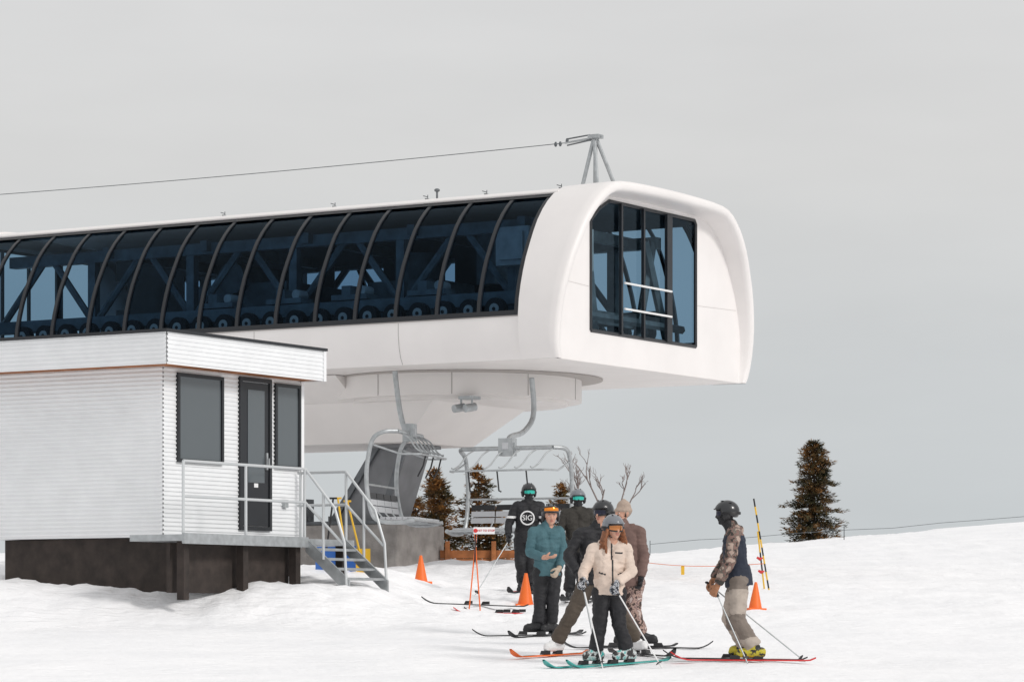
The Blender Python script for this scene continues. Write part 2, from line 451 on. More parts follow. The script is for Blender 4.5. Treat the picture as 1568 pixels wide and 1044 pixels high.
# ------------------------------------------------------------------ booth
BO = empty('lift_operator_booth', (-4.14, 46.0, 0), TH)
W0, W1 = -1.6, 1.83
def siding(mb, a, b, z0, z1, n, mi=0, pitch=0.062, dep=0.014):
    k = int((z1-z0)/pitch); rows = []
    for i in range(k+1):
        z = z0+i*pitch
        for dz, d in ((0,0),(pitch*.45,0),(pitch*.6,dep),(pitch*.9,dep)):
            zz = min(z1, z+dz)
            rows.append([(a[0]+n[0]*d, a[1]+n[1]*d, zz), (b[0]+n[0]*d, b[1]+n[1]*d, zz)])
    mb.grid(rows, mi)
mb = MB()
WE = 1.88
mb.box((-3.2, W0+.02, 1.1), (-0.02, W1-.02, 3.54), 0)
siding(mb, (0,W0), (0,W1), 1.10, 3.54, (1,0))
siding(mb, (-3.2,W0), (0,W0), 1.10, 3.54, (0,-1))
siding(mb, (0,W1), (-3.2,W1), 1.10, 3.54, (0,1))
mb.box((-3.5, W0-.4, 3.545), (0.36, WE-.02, 3.96), 0)
siding(mb, (0.38,W0-.4), (0.38,WE), 3.52, 3.97, (1,0))
siding(mb, (-3.5,W0-.42), (0.38,W0-.42), 3.52, 3.97, (0,-1))
siding(mb, (0.38,WE), (-3.5,WE), 3.52, 3.97, (0,1))
mb.box((-3.52, W0-.46, 3.975), (0.42, WE+.04, 4.015), 1)
mb.box((-3.4, W0-.3, 3.53), (0.33, WE-.04, 3.541), 2)
mb.box((-0.03, W1-.05, 1.1), (0.03, W1+.025, 3.52), 0)
mb.box((0.365, WE-.04, 3.515), (0.405, WE+.025, 3.97), 0)
mb.build('booth_shell', [M['siding'], M['frame'], M['wood']], BO, smooth=False)
mb = MB()
def framed(y0,y1,z0,z1,t=0.06):
    mb.box((0.0,y0,z0),(0.045,y0+t,z1),0); mb.box((0.0,y1-t,z0),(0.045,y1,z1),0)
    mb.box((0.0,y0+t,z1-t),(0.045,y1-t,z1),0); mb.box((0.0,y0+t,z0),(0.045,y1-t,z0+t),0)
framed(0.2,1.0,1.24,3.50,.06)
mb.box((0.0,.27,1.31),(0.03,.93,3.43),0)
mb.box((0.031,.40,1.95),(0.036,.82,3.32),1)
mb.box((0.03,.84,2.15),(0.06,.88,2.4),2)
mb.tube([(0.05,.86,2.2),(0.09,.86,2.2),(0.09,.86,2.32)],.012,2,6)
mb.box((0.03,.56,1.88),(0.034,.66,1.94),3)
framed(1.10,1.76,2.18,3.46,.05)
mb.box((0.0,1.15,2.23),(0.022,1.71,3.41),1)
framed(-1.3,-0.2,2.18,3.46,.05)
mb.box((0.0,-1.25,2.23),(0.022,-.25,3.41),1)
mb.box((0.0,1.3,1.6),(0.06,1.4,1.72),2)
mb.build('door_and_windows', [M['frame'], M['doorglass'], M['steel'], M['whitep']], BO, smooth=False)
mb = MB()
mb.box((0.03,-2.4,1.02),(0.95,1.85,1.11),0)
mb.box((0.95,-2.4,0.98),(0.99,0.6,1.13),0)
mb.box((-3.0,-1.5,0.3),(0.0,1.7,1.09),1)
for y in (-2.2,-.8,.5,1.7):
    mb.box((0.75,y-.06,0.2),(0.87,y+.06,1.02),1)
mb.box((0.60,-2.3,0.30),(0.66,0.55,1.0),1)
for k in range(4):
    z = 1.11-0.145*(k+1); x = 0.98+0.17*k
    mb.box((x,0.64,z-.03),(x+.16,1.62,z),0)
    for q in range(4): mb.box((x+.01+q*.04,0.66,z+.001),(x+.025+q*.04,1.60,z+.008),0)
for y in (0.60,1.62):
    mb.hexa([(0.93,y,0.92),(1.70,y,0.28),(1.70,y+.035,0.28),(0.93,y+.035,0.92),(0.93,y,1.13),(1.70,y,0.50),(1.70,y+.035,0.50),(0.93,y+.035,1.13)],0)
r = 0.021
def T(*p): mb.tube(p, r, 2, 8)
T((0.93,-2.35,2.13),(0.93,0.58,2.13)); T((0.93,-2.35,1.64),(0.93,0.58,1.64))
for y in (-2.35,-.88,.58): T((0.93,y,1.0),(0.93,y,2.13))
T((0.05,1.66,2.13),(0.93,1.66,2.13)); T((0.05,1.66,1.64),(0.93,1.66,1.64)); T((0.93,1.66,1.0),(0.93,1.66,2.13)); T((0.1,1.66,1.0),(0.1,1.66,2.13))
for y in (0.60,1.66):
    T((0.93,y,2.13),(1.45,y,1.55),(1.62,y,1.05),(1.66,y,.40)); T((0.93,y,1.64),(1.60,y,1.02)); T((1.25,y,.8),(1.25,y,1.77))
mb.build('deck_and_stairs', [M['steel'], M['woodd'], mat('pale_galvanized_rail',(0.55,0.57,0.58),.45,.2)], BO)

def shovel(x, y, m1, m2, lean):
    z = G(x,y); e = MB()
    e.tube([(0,0,0.35),(lean,0.1,1.15)],.016,0,6)
    e.tube([(lean-.06,0.1,1.15),(lean+.06,0.1,1.15)],.016,0,6)
    rows = [[(-.17,-.04,k*.1),(-.06,0,k*.1),(.06,0,k*.1),(.17,-.04,k*.1)] for k in range(5)]
    e.grid(rows,1); rows = [[(p[0],p[1]+.01,p[2]) for p in r][::-1] for r in rows]; e.grid(rows,1)
    return e.build('snow_shovel',[m1,m2],loc=(x,y,z-.03))
shovel(-2.62,49.2,M['yellow'],M['blue'],-.12)
shovel(-2.40,49.4,M['yellow'],M['yellow'],-.2)
shovel(-2.9,49.0,M['black'],M['blue'],.1)

# ------------------------------------------------------------------ chairs
M['slat'] = mat('seat_slats',(0.5,0.51,0.53),.4)
def chair(name, loc, rotz, hanger, width=2.1, H=1.5):
    E = empty(name, loc, rotz)
    mb = MB()
    w = width/2
    prof = [(.10,H),(-.12,H-.02),(-.32,H-.16),(-.42,H*.62),(-.42,H*.35),(-.33,.12),(-.18,-.02),(.15,-.05),(.46,0.0)]
    for sx in (-w, w):
        mb.tube(smoothpts([(sx*(.86 if k==0 else 1),f,z) for k,(f,z) in enumerate(prof)],5), .040, 0, 10)
    mb.tube([(-w*.86,.10,H),(w*.86,.10,H)], .040, 0, 10)
    mb.tube([(-w,-.42,H*.4),(w,-.42,H*.4)], .02, 0, 8)
    mb.tube([(-w,.44,-.0),(w,.44,-.0)], .022, 0, 8); mb.tube([(-w,-.2,-.02),(w,-.2,-.02)], .022, 0, 8)
    n = 4
    for k in range(n):
        x0 = -w+.05+k*(2*w-.1)/n; x1 = x0+(2*w-.1)/n-.04
        for q in range(6):
            f0 = -.2+q*.105
            mb.box((x0,f0,.01),(x1,f0+.085,.055),2)
        for q in range(3):
            z0 = .16+q*.12
            mb.hexa([(x0,-.40-q*.015,z0),(x1,-.40-q*.015,z0),(x1,-.36-q*.015,z0),(x0,-.36-q*.015,z0),(x0,-.415-q*.015,z0+.10),(x1,-.415-q*.015,z0+.10),(x1,-.375-q*.015,z0+.10),(x0,-.375-q*.015,z0+.10)],2 if q<2 else 1)
    for x in (-w*.5,0,w*.5): mb.tube([(x,-.4,.2),(x,-.2,-.03),(x,.44,-.03)],.015,0,6)
    mb.tube([(-w,-.3,H-.25),(-w,.2,H-.42),(-w*.9,.55,H-.42),(w*.9,.55,H-.42),(w,.2,H-.42),(w,-.3,H-.25)],.018,0,8)
    for k in range(6):
        x = -w*.75+k*w*1.5/5
        mb.tube(smoothpts([(x-.12,.12,H-.03),(x-.06,.28,H-.12),(x+.02,.42,H-.30),(x+.08,.55,H-.38),(x+.12,.56,H-.36)],3),.015,0,6)
    for k in range(3):
        x = -w*.55+k*w*.55
        mb.tube([(x,.55,H-.42),(x,.5,H-.62),(x+.02,.42,H-.78),(x-.02,.40,H-.80)],.015,1,6)
    mb.box((-.14,.0,H-.14),(.14,.2,H+.18),0); mb.box((-.16,.06,H-.1),(.16,.14,H+.1),0)
    mb.box((-.06,.2,H-.02),(.06,.21,H+.1),2)
    mb.tube(smoothpts([Vector(p) for p in hanger],6), .05, 0, 10)
    mb.build('chair_frame', [M['steel'], M['black'], M['slat']], E)
    return E
def dirrot(fx, fy): return math.atan2(-fx, fy)
chair('lift_chair', (-0.04, 57.0, 1.51), dirrot(-.42,-.9), [(0,.10,1.6),(0,-.05,1.72),(0,-.55,1.82),(0,-.95,2.05),(0,-1.05,2.35),(0,-.95,2.85)])
chair('lift_chair', (-1.97, 57.4, 1.70), dirrot(.975,-.22), [(0,.08,1.6),(0,.0,1.7),(0,-.08,2.0),(0,-.14,2.4),(0,-.18,2.75)], 2.1, 1.6)

# ------------------------------------------------------------------ small things
def cone(x, y, h=0.46):
    z = G(x,y); mb = MB()
    mb.box((-.15*h/.46,-.15*h/.46,-.03),(.15*h/.46,.15*h/.46,.015),0)
    mb.tube([(0,0,0.01),(0,0,h*.5),(0,0,h)],[.115*h/.46,.07*h/.46,.022*h/.46],0,20)
    o = mb.build('traffic_cone',[M['orange']],loc=(x,y,z)); o.rotation_euler = (random.uniform(-.05,.05), random.uniform(-.06,.06), random.random())
cone(-1.51,52.0,.45); cone(0.205,47.6,.48); cone(3.57,46.0,.40)

E = empty('stop_sign_on_poles', (-0.53,45.6,G(-.53,45.6)))
mb = MB()
mb.tube([(-.10,0,-.05),(.02,0.02,1.2)],.010,0,6); mb.tube([(.07,0.03,-.05),(-.02,0,1.2)],.010,0,6)
mb.tube([(-.01,0.0,.7),(.0,0,1.2)],.012,2,6)
mb.build('poles',[M['orange'],M['red'],M['black']],E)
mb = MB(); mb.box((-.03,-.03,1.11),(.28,-.015,1.21),0)
mb.tube([(-.0,-.031,1.16),(-.0,-.035,1.16)],.03,1,16)
mb.build('board',[M['whitep'],M['red']],E,smooth=False)
def text(s, size, loc, m, parent, rot=(pi/2,0,0)):
    c = bpy.data.curves.new('lettering','FONT'); c.body = s; c.size = size; c.extrude = .002; c.align_x='CENTER'; c.align_y='CENTER'
    c.materials.append(m); o = bpy.data.objects.new('lettering', c); scn.collection.objects.link(o)
    o.location = loc; o.rotation_euler = rot; o.parent = parent; return o
text('HIT TO STOP', .042, (.155,-.034,1.16), M['red'], E)

mb = MB()
for k in range(3):
    z = G(-.9,61)-.15+k*.17
    mb.box((-1.4,61.0+k*.02,z),(0.6,61.06+k*.02,z+.155),0)
for x in (-1.3,-.4,.5): mb.box((x,60.93,.8),(x+.09,60.995,1.42),0)
mb.build('wooden_retaining_wall',[M['wood']])

def marker(x,y,top,base_dx,seg=10,tag=True):
    z = G(x,y); mb = MB()
    a = Vector((0,0,-.1)); b = Vector((base_dx,0,top))
    for k in range(seg):
        p = a.lerp(b,k/seg); q = a.lerp(b,(k+1)/seg); mb.tube([p,q],.014,k%2,6)
    if tag:
        for t in (.35,.56):
            p = a.lerp(b,t); mb.tube([p+Vector((-.07,-.02,.03)),p+Vector((-.02,-.02,.0)),p+Vector((.03,-.015,.02))],[.018,.028,.012],2,8)
    mb.build('marker_pole',[M['yellow'],M['black'],M['red']],loc=(x,y,z))
marker(4.28,52,1.52,-.27,12,False)
marker(4.22,52.3,.95,-.12,3,True)
mb = MB()
pts = [(i/16*2.3+1.9, 60-i/16*8, 0) for i in range(17)]
pts = [(p[0],p[1],G(4.2,52)+.45-.10*sin(pi*i/16)+ (1-i/16)*.25) for i,p in enumerate(pts)]
mb.tube(pts,.006,0,5)
p = pts[8]; mb.box((p[0]-.03,p[1]-.005,p[2]-.16),(p[0]+.03,p[1]+.005,p[2]),1)
mb.build('rope_line',[M['orange'],M['yellow']])
mb = MB()
pts = [(3.7+i*1.3, 84, G(3.7+i*1.3,84)+.30+.03*sin(i)) for i in range(12)]
mb.tube(pts,.007,0,5)
for i in range(0,12,4): mb.tube([(pts[i][0],84,pts[i][2]-.5),(pts[i][0],84,pts[i][2]+.1)],.012,0,5)
mb.build('boundary_rope',[M['steel_d']])

# ------------------------------------------------------------------ skis
def ski(name, cx, cy, ang, L=1.7, w=.09, m=None, dz=0.0, base=None, parent=None):
    mb = MB(); d = Vector((cos(ang),sin(ang),0)); s = Vector((-sin(ang),cos(ang),0)); N = 26
    zc = G(cx,cy); sl = (G(cx+d.x*.6,cy+d.y*.6)-G(cx-d.x*.6,cy-d.y*.6))/1.2
    def pt(t, side, th):
        a = (t-.5)*L
        up = 0.0
        if t > .86: up = ((t-.86)/.14)**2*.09
        if t < .06: up = ((.06-t)/.06)**2*.03
        ww = w*(.5+.07*cos(4*pi*(t-.5)))
        if t > .93: ww *= max(.15, math.sqrt(max(0,1-((t-.93)/.075)**2)))
        if t < .03: ww *= .7
        return Vector((cx,cy,zc+sl*a+.012+dz+up+th))+d*a+s*side*ww
    top = [[pt(i/N,-1,.012),pt(i/N,-.85,.016),pt(i/N,.85,.016),pt(i/N,1,.012)] for i in range(N+1)]
    bot = [[pt(i/N,1,0),pt(i/N,-1,0)] for i in range(N+1)]
    mb.grid([list(r)+[b[0],b[1],r[0]] for r,b in zip(top,bot)],0)
    for t0,t1 in ((.12,.25),(.68,.84)):
        rr = [[pt(t0+(t1-t0)*i/6,-.7,.0185),pt(t0+(t1-t0)*i/6,.7,.0185)] for i in range(7)]
        mb.grid(rr,1)
    for t in (.40,.56):
        c = pt(t,0,.018); a = d*.06; b = s*.03; h = Vector((0,0,.045))
        mb.hexa([c-a-b,c+a-b,c+a+b,c-a+b,c-a-b+h,c+a*.6-b+h,c+a*.6+b+h,c-a+b+h],2)
    return mb.build(name,[m or M['black'], base or M['whitep'], M['black']],parent=parent)

# ------------------------------------------------------------------ people
def hull_capsule(mb, p0, p1, r0, r1, n=12):
    p0 = Vector(p0); p1 = Vector(p1); d = p1-p0; L = d.length
    if L < 1e-4: mb.ell(p0,(r0,r0,r0),0,n,8); return
    t = d/L; up = t.orthogonal().normalized(); bi = t.cross(up)
    rings = []
    for j in range(0,5):
        a = -pi/2+ (pi/2)*j/4
        rings.append((p0+t*(r0*sin(a)), r0*cos(a)))
    for j in range(0,5):
        a = (pi/2)*j/4
        rings.append((p1+t*(r1*sin(a)), r1*cos(a)))
    vs=[];fs=[]
    for c,r in rings:
        r=max(r,1e-4)
        for k in range(n):
            a=2*pi*k/n; vs.append(c+(up*cos(a)+bi*sin(a))*r)
    R=len(rings)
    for i in range(R-1):
        for k in range(n):
            k2=(k+1)%n; fs.append((i*n+k,i*n+k2,(i+1)*n+k2,(i+1)*n+k))
    fs.append(tuple(range(n-1,-1,-1))); fs.append(tuple((R-1)*n+k for k in range(n)))
    mb.add(vs,fs,0)

def remesh(prims, voxel, smooth_it=2):
    mb = MB()
    for pr in prims:
        if pr[0] == 'cap': hull_capsule(mb, pr[2],pr[3],pr[4],pr[5])
        elif pr[0] == 'fru':
            _,lab,p0,p1,A,B,sv = pr; p0=Vector(p0);p1=Vector(p1);t=(p1-p0).normalized()
            sv=(sv-t*sv.dot(t)).normalized(); dv=t.cross(sv); n=20; vs=[]
            for c,(a,b) in ((p0,A),(p1,B)):
                for k in range(n):
                    q=2*pi*k/n; vs.append(c+sv*cos(q)*a+dv*sin(q)*b)
            fs=[(k,(k+1)%n,n+(k+1)%n,n+k) for k in range(n)]+[tuple(range(n-1,-1,-1)),tuple(range(n,2*n))]
            mb.add(vs,fs,0)
    me = bpy.data.meshes.new('tmp'); me.from_pydata([tuple(p) for p in mb.v],[],mb.f); me.update()
    bm = bmesh.new(); bm.from_mesh(me); bmesh.ops.recalc_face_normals(bm, faces=bm.faces); bm.to_mesh(me); bm.free()
    o = bpy.data.objects.new('tmp', me); scn.collection.objects.link(o)
    m = o.modifiers.new('r','REMESH'); m.mode='VOXEL'; m.voxel_size=voxel
    s = o.modifiers.new('s','SMOOTH'); s.factor=.5; s.iterations=smooth_it
    dg = bpy.context.evaluated_depsgraph_get(); dg.update()
    res = bpy.data.meshes.new_from_object(o.evaluated_get(dg))
    bpy.data.objects.remove(o)
    return res

def label_faces(me, prims):
    n = len(me.polygons); C = np.empty(n*3); me.polygons.foreach_get('center', C); C = C.reshape(-1,3)
    best = np.full(n, 1e9); idx = np.zeros(n,int)
    for i,pr in enumerate(prims):
        p0=np.array(pr[2]);p1=np.array(pr[3]); d=p1-p0; L2=d.dot(d)
        if pr[0]=='cap': r0,r1=pr[4],pr[5]
        else: r0,r1=sum(pr[4])/2,sum(pr[5])/2
        t=np.clip(((C-p0)@d)/max(L2,1e-9),0,1); q=p0+t[:,None]*d
        dist=np.linalg.norm(C-q,axis=1)-(r0+(r1-r0)*t)
        if pr[0]=='fru':
            dist=np.abs(dist)*.35
            tt=((C-p0)@d)/L2; dist=np.where((tt<-.04)|(tt>1.04),1e3,dist)
        up=dist<best; best[up]=dist[up]; idx[up]=i
    return [prims[i][1] for i in idx], C

def hand_prims(w, d, n, side, curl=.9, lab='glove', s=1.0, g=1.15):
    w=Vector(w); d=Vector(d).normalized(); n=Vector(n); n=(n-d*n.dot(d)).normalized(); sv=d.cross(n)*side
    P=[]
    P.append(('cap',lab,w-d*.03,w+d*.02,.030*s*g,.030*s*g))
    for o in (-.030,-.010,.010,.030):
        P.append(('cap',lab,w+d*.015+sv*o*.7,w+d*.082*s+sv*o,.015*g*s,.0135*g*s))
    for o,L in ((.036,.070),(.012,.080),(-.012,.076),(-.036,.058)):
        p=w+d*.085*s+sv*o; ang=curl*.35
        for k,f in enumerate((.45,.32,.23)):
            dd=d*cos(ang)+n*sin(ang)+sv*o*1.2*(1-curl*.6); q=p+dd*L*f*s
            r=(.0118-.0012*k)*g*s
            P.append(('cap',lab,p,q,r,r*.93)); p=q; ang+=curl*.75
    p=w+d*.025*s+sv*.03; q=p+(d*.45+sv*.75+n*.35).normalized()*.035*s
    P.append(('cap',lab,p,q,.017*g*s,.014*g*s))
    q2=q+(d*.75+sv*.25+n*.6).normalized()*.032*s; P.append(('cap',lab,q,q2,.0135*g*s,.0125*g*s))
    q3=q2+(d*.7-sv*.2+n*.7).normalized()*.024*s; P.append(('cap',lab,q2,q3,.0125*g*s,.011*g*s))
    return P

def person(name, bx, by, J, mats, head_f=(0,-1,0), body_f=(0,-1,0), toe=((0,-1),(0,-1)), b=1.0, hands=None,
           helmet=None, goggles=None, lens=None, gog_up=False, hair=None, beanie=None, buff=None, zone=None, hem=-.06, seed=0, hood=True, skis=None):
    E = empty(name,(0,0,0)); gz=G(bx,by)
    W = lambda p: Vector((bx+p[0], by+p[1], gz+p[2]))
    Z = Vector((0,0,1))
    hd=W(J['head']); shA,shB=[W(p) for p in J['sh']]; pel=W(J['pel']); el=[W(p) for p in J['el']]; wr=[W(p) for p in J['wr']]
    kn=[W(p) for p in J['kn']]; an=[W(p) for p in J['an']]
    for i in range(2): an[i].z = G(an[i].x,an[i].y)+.065+J['an'][i][2]
    if skis:
        for i in range(2):
            a,L,m,bs=skis[i] if isinstance(skis,list) else skis
            t=Vector((cos(radians(a)),sin(radians(a)),0)); toe=list(toe); toe[i]=(t.x,t.y)
            ski('ski',an[i].x+t.x*(.03+.06*L),an[i].y+t.y*(.03+.06*L),radians(a),L,.09,m,base=bs,parent=E)
    sc=(shA+shB)/2; bf=Vector(body_f).normalized(); sv=(shB-shA).normalized()
    tz=(sc-pel).normalized()
    f=Vector(head_f).normalized(); hs=f.cross(Z).normalized()
    P=[]
    def cap(l,p,q,r0,r1): P.append(('cap',l,Vector(p),Vector(q),r0,r1))
    cap('jacket',shA+sv*.02,shB-sv*.02,.078*b,.078*b)
    for s in (-1,1):
        cap('jacket',sc+sv*.085*s-tz*.07,pel+sv*.055*s+tz*.16,.118*b,.112*b)
        cap('jacket',sc+sv*.04*s-tz*.18+bf*.035,pel+sv*.05*s+tz*.12+bf*.03,.10*b,.11*b)
    P.append(('fru','jacket',pel+tz*.16,pel+tz*hem,(.175*b,.135*b),(.195*b,.152*b),sv))
    cap('jacket',sc+tz*.0,sc+tz*.075+(hd-sc)*.12,.082,.068)
    if hood:
        for s in (-1,1): cap('jacket',sc-bf*.07+tz*.05,sc-bf*.03+tz*.07+sv*.08*s,.05,.04)
    for i,sh in enumerate((shA,shB)):
        m1=sh.lerp(el[i],.5)
        cap('sleeve',sh,m1,.074*b,.066*b); cap('sleeve',m1,el[i],.066*b,.060*b)
        m2=el[i].lerp(wr[i],.55); cap('sleeve',el[i],m2,.060*b,.055*b)
        P.append(('fru','sleeve',m2,el[i].lerp(wr[i],.97),(.053*b,.053*b),(.047,.047),(wr[i]-m2).orthogonal().normalized()))
    for i,s in enumerate((-1,1)):
        hip=pel+sv*.085*s-Z*.02
        cap('pants',pel+Z*.02,hip,.115*b,.115*b)
        mk=hip.lerp(kn[i],.5)
        cap('pants',hip,mk,.113*b,.096*b); cap('pants',mk,kn[i],.096*b,.080*b)
        top=an[i]+(kn[i]-an[i]).normalized()*.20
        cap('pants',kn[i],top,.080*b,.078*b)
        P.append(('fru','pants',top,an[i]+(kn[i]-an[i]).normalized()*.03,(.077*b,.08*b),(.083*b,.092*b),sv))
        td=Vector((toe[i][0],toe[i][1],0)).normalized()
        cap('boot',an[i]-Z*.035-td*.075,an[i]-Z*.04+td*.15,.055,.048)
        cap('boot',an[i]-Z*.06-td*.085,an[i]-Z*.065+td*.17,.04,.036)
        cap('boot',an[i],an[i]+(kn[i]-an[i]).normalized()*.13,.062,.066)
        cap('boot',an[i]-Z*.01+td*.03,an[i]+td*.09-Z*.03,.055,.045)
    nr=.072 if buff else .06
    cap('skin' if not buff else 'buff',sc,hd-Z*.07,nr,nr-.006)
    fl='buff' if buff else 'skin'
    cap('skull',hd+Z*.03-f*.015,hd+Z*.02+f*.01,.094,.088)
    cap(fl,hd-Z*.01+f*.02,hd-Z*.055+f*.03,.074,.058)
    cap(fl,hd-Z*.065+f*.045,hd-Z*.092+f*.062,.042,.026)
    cap('skin' if buff!='full' else 'buff',hd+f*.088+Z*.008,hd+f*.108-Z*.028,.011,.016)
    lp='lip' if not buff else 'buff'
    cap(lp,hd+f*.087-Z*.056+hs*.014,hd+f*.087-Z*.056-hs*.014,.008,.008)
    cap(lp,hd+f*.085-Z*.066+hs*.010,hd+f*.085-Z*.066-hs*.010,.008,.008)
    for s in (-1,1): cap('skin' if not buff else 'buff',hd+hs*s*.088-Z*.0,hd+hs*s*.088-Z*.035,.018,.012)
    for s in (-1,1): cap(fl,hd+hs*s*.035+f*.065-Z*.02,hd+hs*s*.045+f*.055-Z*.035,.026,.02)
    if hair:
        rng=random.Random(5)
        for s in (-1,1):
            for k in range(9):
                a=hd+hs*s*(.075+.012*(k%3))-f*(.05-.022*(k//2))-Z*.02
                c=a-Z*(.11+.02*(k%2))+hs*s*(.025+rng.random()*.02)
                e=c-Z*(.09+rng.random()*.06)+hs*s*rng.uniform(-.01,.03)+f*rng.uniform(-.01,.03)
                cap('hair',a,c,.022,.020); cap('hair',c,e,.020,.007)
    if beanie:
        cap('beanie',hd+Z*.045-f*.02,hd+Z*.075-f*.02,.106,.092); cap('beanie',hd+Z*.12-f*.02,hd+Z*.15-f*.02,.035,.03)
        for k in range(10):
            a0=2*pi*k/10; a1=2*pi*(k+1)/10; c0=hd+Z*.035-f*.012
            cap('beanie',c0+hs*.092*cos(a0)+f*.096*sin(a0),c0+hs*.092*cos(a1)+f*.096*sin(a1),.022,.022)
    me=remesh(P,.0095,2)
    labs,C=label_faces(me,P)
    cols=dict(mats)
    cols.setdefault('sleeve',cols['jacket']); cols.setdefault('skull', cols['hair'] if 'hair' in cols else M['skin'])
    cols.setdefault('skin',M['skin']); cols.setdefault('buff',M['black']); cols.setdefault('hair',M['black']); cols.setdefault('beanie',M['black']); cols.setdefault('boot',M['black'])
    cols.setdefault('trim',M['black']); cols.setdefault('lip',M['lip'])
    names=list(cols.keys())
    out=[]
    for i,l in enumerate(labs):
        c=Vector(C[i])
        if beanie and l in('skull','skin') and (c-hd).z>.03: l='beanie'
        if l=='skull' and (c-hd).dot(f)>.03 and (c-hd).z<.07: l=('buff' if buff=='full' else 'skin')
        if zone:
            l2=zone(l,(c-sc).dot(sv),(c-sc).dot(bf),(c-pel).dot(Z),c); l=l2 or l
        out.append(names.index(l))
    nv=len(me.vertices); N=np.empty(nv*3); me.vertices.foreach_get('co',N); co=N.reshape(-1,3).copy()
    me.update(); nn=np.empty(nv*3); me.vertices.foreach_get('normal',nn); nn=nn.reshape(-1,3)
    hz=hd.z-.13; az=max(an[0].z,an[1].z)+.0
    for i in range(nv):
        c=co[i]
        if c[2]>hz or c[2]<az: continue
        q=Vector((c[0]*7+seed*3.1,c[1]*7,c[2]*11))
        a=noise.noise(q); r=1-abs(noise.noise(Vector((c[0]*10+seed,c[1]*10+c[2]*5,c[2]*17))))*2
        co[i]+=nn[i]*(.012*a+.009*r)
    me.vertices.foreach_set('co',co.reshape(-1))
    for k in names: me.materials.append(cols[k])
    me.polygons.foreach_set('material_index',out); me.polygons.foreach_set('use_smooth',[True]*len(me.polygons)); me.update()
    o=bpy.data.objects.new('body',me); scn.collection.objects.link(o); o.parent=E
    hands = hands or [dict(),dict()]
    for i in range(2):
        h=hands[i]; d=Vector(h.get('d',(wr[i]-el[i])))
        n=Vector(h.get('n',(0.3 if i==0 else -.3,-.2,-.3)))
        HP=hand_prims(wr[i]+d.normalized()*.02,d,n,h.get('side',1 if i==0 else -1),h.get('curl',1.1))
        hm=remesh(HP,.0055,2)
        hm.materials.append(h.get('m',cols.get('glove',M['black'])))
        hm.polygons.foreach_set('use_smooth',[True]*len(hm.polygons))
        ho=bpy.data.objects.new('hand',hm); scn.collection.objects.link(ho); ho.parent=E
        if 'pole' in h:
            tip=Vector(h['pole']); tip=Vector((bx+tip[0],by+tip[1],0)); tip.z=G(tip.x,tip.y)
            grip=wr[i]+d.normalized()*.085+(n-d.normalized()*n.dot(d.normalized())).normalized()*.035
            ax=(grip-tip).normalized(); mbp=MB()
            mbp.tube([tip,grip],.0075,0,8); mbp.tube([grip-ax*.07,grip+ax*.07],.017,1,8); mbp.ell(grip+ax*.075,(.022,.022,.014),1,10,6)
            bc=tip+ax*.07; mbp.tube([bc,bc+ax*.012],[.045,.02],1,12)
            mbp.build('ski_pole',[h.get('pm',M['steel']),M['black']],E)
    R=Matrix((hs,f,Z)).transposed().to_3x3()
    mb=MB()
    hc=hd+Z*.03-f*.01
    if helmet:
        def fn(p):
            yy=p.y/.15
            if yy>.45: cut=.032
            elif yy>.25: cut=-.055+.087*((yy-.25)/.2)
            else: cut=-.055-.02*max(0,-yy)
            if p.z<cut: return Vector((p.x*.97,p.y*.97,cut+(p.z-cut)*.02))
            return p
        mb.ell(hc,(.118,.142,.128),0,32,24,R,fn)
        mb.tube([hc+Z*.03+R@Vector((.119*cos(a),.143*sin(a),0)) for a in [radians(30+k*10) for k in range(13)]],.008,0,6)
        for s in (-1,1):
            for k in range(3):
                mb.ell(hc+R@Vector((s*(.035+.02*k),.05-.045*k,.119-.012*k)),(.007,.022,.005),1,8,6,R)
        for s in (-1,1):
            mb.ell(hd+hs*s*.098-Z*.02-f*.01,(.026,.045,.052),1,14,10,R)
            mb.tube([hd+hs*s*.095-Z*.05,hd+hs*s*.06-Z*.09+f*.03,hd-Z*.115+f*.04],.006,1,5)
        mb.build('helmet',[helmet,M['black']],E,angle=60)
    if goggles:
        mb=MB()
        upz=.085 if gog_up else 0.008
        cz=hd+Z*upz-f*.01
        if gog_up: rx,ry=.112,.136
        else: rx,ry=.100,.122
        def gp(a,h,k=1.0):
            sh=1-.9*h if gog_up else 1.0
            return cz+R@Vector((rx*k*sh*sin(radians(a)),ry*k*sh*cos(radians(a))*(1-.05*(h/.04)**2),h*(1-.25*(abs(a)/60)**2)))
        A=[-60+k*(120/16) for k in range(17)]
        mb.grid([[gp(a,h,1.0) for a in A] for h in (-.034,-.017,0,.017,.034)],1)
        ol=[gp(a,.036,.985) for a in A]+[gp(a,-.036,.985) for a in A[::-1]]; ol.append(ol[0])
        mb.tube(ol,.009,0,6)
        sx,sy=(.123,.148) if helmet else (.104,.118)
        for off in (-.010,0,.010):
            st=[gp(60,off*.8,1.0)]+[cz+R@Vector((sx*sin(radians(a)),sy*cos(radians(a))-.003,off)) for a in range(80,285,12)]+[gp(-60,off*.8,1.0)]
            mb.tube(st,.006,0,5)
        mb.build('goggles',[goggles,lens],E,angle=60)
    if not goggles or gog_up:
        mb=MB()
        for s in (-1,1):
            mb.ell(hd+f*.081+hs*s*.032+Z*.0,(.012,.012,.007),0,10,8); mb.ell(hd+f*.0915+hs*s*.032,(.005,.005,.005),1,8,6)
            mb.tube([hd+f*.093+hs*s*.018+Z*.02,hd+f*.088+hs*s*.045+Z*.02],.004,1,5)
        mb.build('eyes',[M['whitep'],M['black']],E)
    return E, hd, sc, pel

